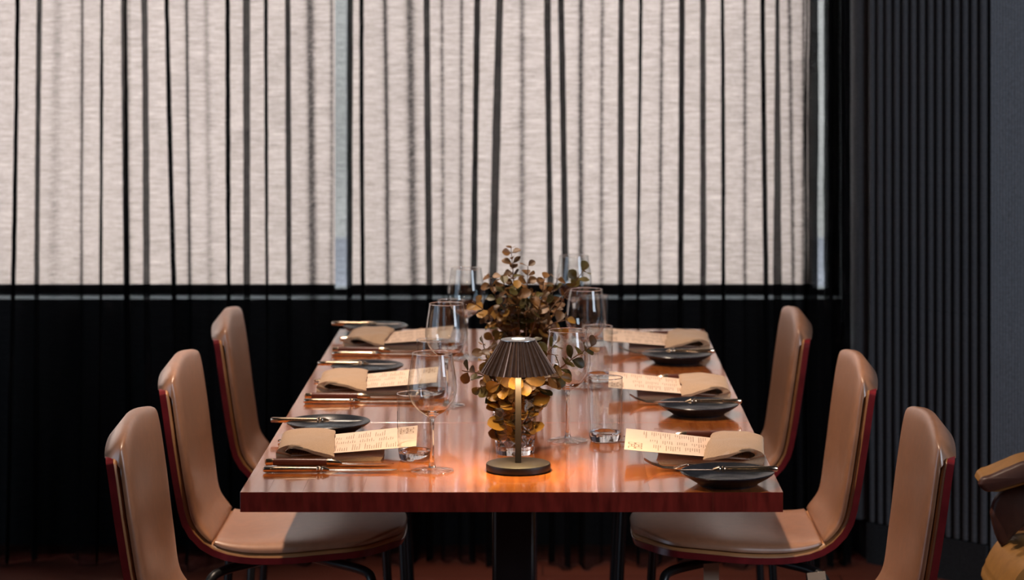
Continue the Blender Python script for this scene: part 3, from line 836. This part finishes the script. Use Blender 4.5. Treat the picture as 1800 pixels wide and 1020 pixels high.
tumb = [(-.226, 4.498, seat_l[0]), (-.226, 5.198, seat_l[1]), (-.212, 5.869, seat_l[2]), (.115, 4.688, seat_r[0]), (.117, 5.412, seat_r[1]), (.122, 5.96, seat_r[2])]
for x, y, nm in tumb: put('tumbler', make_tumbler, (x, y, TZ), rj.random() * 6, f'clear empty water tumbler of the {nm} setting')

# ------------------------------------------------------------------ table lamp
LX, LY = -.0424, 4.396
lamp = thing('table_lamp', 'small bronze table lamp with a fluted shade at the front of the table', 'lamp', (LX, LY, TZ))
obj('base', *lathe([(0, .0002), (.0535, .0002), (.0555, .0015), (.0560, .004), (.0560, .0105), (.0550, .0128), (.0530, .0135), (0, .0135)], 64), M['bronzedark'], lamp, True, 40, True)
link('stem', bevbox(-.0054, .0054, -.0054, .0054, .0136, .170, .001, 2), M['bronzedark'], lamp)
obj('collar', *lathe([(.0, .164), (.010, .164), (.010, .171), (0, .171)], 20), M['lamptop'], lamp, True, 40, True)
nf = 34; V, Fc = [], []
rows_ = [(.0655, .1695), (.0300, .2260)]
prof_s = [(.0655, .1700), (.055, .1868), (.043, .2058), (.0302, .2262)]
n_ = nf * 6
for (r, z) in prof_s:
    for k in range(n_):
        ph = k % 6; d = (0, 0, 0, .045, .062, .045)[ph]
        a = 2 * PI * k / n_; V.append((r * (1 - d) * math.cos(a), r * (1 - d) * math.sin(a), z))
for (r, z) in prof_s[::-1]:
    for k in range(n_):
        a = 2 * PI * k / n_; V.append((r * .915 * math.cos(a), r * .915 * math.sin(a), z))
for i in range(7):
    for k in range(n_):
        k2 = (k + 1) % n_; Fc.append((i * n_ + k, i * n_ + k2, (i + 1) * n_ + k2, (i + 1) * n_ + k))
for k in range(n_):
    k2 = (k + 1) % n_; Fc.append((7 * n_ + k, 7 * n_ + k2, k2, k))
obj('shade', V, Fc, M['bronze'], lamp, False, None, True)
obj('top_cap', *lathe([(0, .2235), (.0285, .2235), (.0305, .2262), (.0302, .2272), (.012, .2275), (0, .2275)], 48), M['lamptop'], lamp, True, 40, True)
o = obj('cap_glow', *lathe([(.0, .2278), (.0118, .2278), (.0118, .2284), (0, .2284)], 32), M['lamplit'], lamp, True, 40, True); o['label'] = 'small glowing round disc on the lamp cap'  # emissive disc set on the middle of the cap
o = obj('light_diffuser', *lathe([(.011, .1860), (.030, .1860), (.030, .1890), (.011, .1890), (.011, .1860)], 32), M['lampled'], lamp, True, 40, True)
bl = bpy.data.lights.new('bulb', 'SPOT'); bl.energy = 12.0; bl.color = (1, .74, .36); bl.shadow_soft_size = .02; bl.spot_size = math.radians(140); bl.spot_blend = .5
bo = bpy.data.objects.new('bulb', bl); COL.objects.link(bo); bo.parent = lamp; bo.location = (0, -.017, .180)

# ------------------------------------------------------------------ cut glass vases with eucalyptus
def make_vase(x, y, label):
    t = thing('cut_glass_vase', label, 'vase', (x, y, TZ), group='cut glass tumblers used as vases')
    n_, rows = 120, 46; V, Fc = [], []
    hgt = .103
    def ro(z): return .0340 + (.0432 - .0340) * z / hgt
    for j in range(rows + 1):
        z = .0003 + hgt * j / rows
        for k in range(n_):
            a = 2 * PI * k / n_; r = ro(z); q = z / hgt
            if .10 < q < .80:
                u = a * 10 / (2 * PI); vv = (q - .1) / .7 * 3.0
                d1 = abs(((u + vv) % 1) - .5) * 2; d2 = abs(((u - vv) % 1) - .5) * 2
                fade = min(1, (q - .1) * 14, (.80 - q) * 14)
                cut = max((d1 - .62) / .38, 0, (d2 - .62) / .38)
                fine = max(0, math.cos(8 * PI * (u + vv)) * math.cos(8 * PI * (u - vv))) * (1 if d1 < .55 and d2 < .55 else 0)
                r -= fade * (.0016 * cut + .0005 * fine)
            if q > .97: r -= .0006 * (q - .97) / .03
            if q < .03: r -= .0015 * (1 - q / .03)
            V.append((r * math.cos(a), r * math.sin(a), z))
    nin = 14; zin = .014
    for j in range(nin + 1):
        z = hgt - (hgt - zin) * j / nin; r = ro(z) - .0034
        if j >= nin - 1: r -= .003 * (j - nin + 2)
        for k in range(n_):
            a = 2 * PI * k / n_; V.append((r * math.cos(a), r * math.sin(a), z))
    tot = rows + 1 + nin + 1
    for j in range(tot - 1):
        for k in range(n_):
            k2 = (k + 1) % n_; Fc.append((j * n_ + k, j * n_ + k2, (j + 1) * n_ + k2, (j + 1) * n_ + k))
    for j, z, s in ((0, .0003, 1), (tot - 1, zin, -1)):
        c = len(V); V.append((0, 0, z))
        for k in range(n_): Fc.append((c, j * n_ + (k + 1) % n_, j * n_ + k)[::s])
    obj('glass_body', V, Fc, M['glass'], t, True, 30, True)
    return t
V1 = Vector((-.050, 4.560, TZ)); V2 = Vector((-.040, 5.27, TZ))
make_vase(V1.x, V1.y, 'cut glass vase of eucalyptus right behind the bronze lamp')
make_vase(V2.x, V2.y, 'cut glass vase farther down the table, hidden by the nearer leaves')

def leaf_mesh(kind):
    rows_ = [(0, .02), (.12, .30), (.32, .78), (.58, 1.0), (.80, .82), (.93, .45), (1.0, .05)]
    V, Fc = [], []; rnd = random.Random(kind)
    cup = rnd.uniform(.08, .30); bend = rnd.uniform(-.25, .35); asp = rnd.uniform(.35, .46)
    for (t, w) in rows_:
        z = -bend * t * t * .5
        for s in (-1, -.5, 0, .5, 1):
            V.append((t, s * w * asp, z + cup * (s * w) ** 2 * .5 + .02 * math.sin(9 * t + 4 * s + kind)))
    for i in range(len(rows_) - 1):
        for k in range(4):
            a = i * 5 + k; Fc.append((a, a + 1, a + 6, a + 5))
    return V, Fc
leaf_lib = {}
for mk in ('leaf1', 'leaf2', 'leaf3'):
    leaf_lib[mk] = []
    for k in range(7):
        me = mesh('leaf', *leaf_mesh(k), True); me.materials.append(M[mk]); leaf_lib[mk].append(me)
def bunch(base, sprigs, label, seed):
    rnd = random.Random(seed)
    t = thing('eucalyptus_bunch', label, 'foliage', base + Vector((0, 0, .02)))
    cnt = 0
    for (tx, ty, tY, size, gap, mats, start) in sprigs:
        tip = W(tx, ty, tY) - t.location
        b0 = Vector((rnd.uniform(-.016, .016), rnd.uniform(-.016, .016), 0))
        flat = Vector((tip.x, tip.y, 0)); rim = flat.normalized() * min(.030, flat.length) if flat.length > .01 else Vector((0, 0, 0))
        rim.z = .078 + rnd.uniform(.0, .006)
        mid = rim.lerp(tip, .5) + Vector((rnd.uniform(-.008, .008), rnd.uniform(-.008, .008), .012 + .10 * max(0, .03 - (tip.z - rim.z) * .3)))
        path = [Vector(p) for p in catmull([b0, rim, mid, tip], 8)]
        rad = [.0020 - .0012 * i / (len(path) - 1) for i in range(len(path))]
        sp = obj('sprig', *tube(path, rad, 6), M['stem'], t, True, 60)
        cum = [0]
        for a, b in zip(path, path[1:]): cum.append(cum[-1] + (b - a).length)
        Ltot = cum[-1]; s = Ltot * start; tw = rnd.random() * 6.28
        while s <= Ltot + 1e-6:
            i = max(1, min(len(path) - 1, int(np.searchsorted(cum, s))))
            u = (s - cum[i - 1]) / max(1e-6, cum[i] - cum[i - 1]); p = path[i - 1].lerp(path[i], min(1, u))
            tan = (path[i] - path[i - 1]).normalized()
            ref = Vector((0, 0, 1)) if abs(tan.z) < .85 else Vector((1, 0, 0))
            s1 = tan.cross(ref).normalized(); s2 = s1.cross(tan)
            k = size * (1.12 - .45 * s / Ltot) * rnd.uniform(.8, 1.15)
            for h in (0, 1):
                a = tw + h * PI + rnd.uniform(-.4, .4); out = s1 * math.cos(a) + s2 * math.sin(a)
                d = (tan * rnd.uniform(.15, .8) + out).normalized()
                nrm = (tan * .6 - out * .25 + Vector((rnd.uniform(-.5, .5), rnd.uniform(-1.3, .2), rnd.uniform(-.1, .7)))).normalized()
                side = nrm.cross(d).normalized(); nrm = d.cross(side)
                mt = Matrix((d, side, nrm)).transposed().to_4x4()
                lf = link('leaf', rnd.choice(leaf_lib[rnd.choice(mats)]), None, sp)
                lf.matrix_local = Matrix.Translation(p + out * .001) @ mt @ Matrix.Diagonal((k, k, k, 1))
                cnt += 1
            tw += 1.45 + rnd.uniform(-.3, .3); s += gap * rnd.uniform(.85, 1.15)
    return t
A, B_, C_ = ['leaf1'], ['leaf2'], ['leaf3']
s1 = [(812, 652, 4.53, .028, .016, ['leaf1', 'leaf2'], .4), (846, 590, 4.58, .032, .016, ['leaf1', 'leaf2', 'leaf3'], .4), (1048, 604, 4.53, .033, .0135, ['leaf2', 'leaf2', 'leaf1'], .45),
      (985, 662, 4.50, .042, .022, ['leaf1', 'leaf3'], .5), (838, 684, 4.50, .034, .018, ['leaf2', 'leaf3'], .5), (868, 676, 4.47, .044, .024, ['leaf3'], .5),
      (925, 668, 4.46, .050, .026, ['leaf3'], .5), (955, 645, 4.50, .042, .022, ['leaf3', 'leaf1'], .5), (932, 588, 4.62, .040, .018, ['leaf2'], .5),
      (975, 606, 4.60, .036, .018, ['leaf2', 'leaf1'], .5), (862, 620, 4.54, .036, .018, ['leaf1', 'leaf3'], .45), (900, 610, 4.6, .040, .02, ['leaf1', 'leaf2'], .45),
      (900, 690, 4.52, .042, .02, ['leaf3'], .3), (930, 690, 4.55, .042, .02, ['leaf3', 'leaf1'], .3), (875, 695, 4.56, .038, .02, ['leaf3', 'leaf1'], .25), (915, 700, 4.55, .038, .02, ['leaf3'], .2)]
s1 += [(x_, y_, 4.55, .030, .013, ['leaf3', 'leaf1'], .05) for x_, y_ in ((880, 735), (928, 735), (905, 738))]
s1 += [(885, 716, 4.545, .034, .015, ['leaf3', 'leaf1'], .12), (925, 716, 4.545, .034, .015, ['leaf3', 'leaf1'], .12), (905, 722, 4.535, .034, .016, ['leaf1', 'leaf3'], .1)]
bunch(V1, s1, 'bunch of golden eucalyptus sprigs in the nearer vase behind the lamp', 5)
r2 = random.Random(4)
s2 = [(898, 432, 5.27, .028, .011, A, .45), (1034, 464, 5.22, .036, .020, B_, .78), (858, 480, 5.25, .034, .015, A, .5), (830, 530, 5.2, .036, .018, ['leaf1', 'leaf3'], .55)]
for (x, y) in [(882, 484), (928, 468), (957, 486), (984, 480), (1000, 508), (848, 566), (872, 526), (908, 506), (942, 512), (972, 530), (996, 562), (893, 558), (930, 558), (960, 574), (862, 602), (992, 592), (915, 532), (948, 545), (900, 478), (975, 500), (880, 590), (935, 590)]:
    s2.append((x, y, 5.27 + r2.uniform(-.12, .06), r2.uniform(.029, .038), .019, ['leaf1', 'leaf1', 'leaf2', 'leaf3'] if y > 500 else ['leaf1', 'leaf1', 'leaf2'], .55))
bunch(V2, s2, 'bushy bunch of bronze eucalyptus in the farther vase, taller than the lamp', 9)
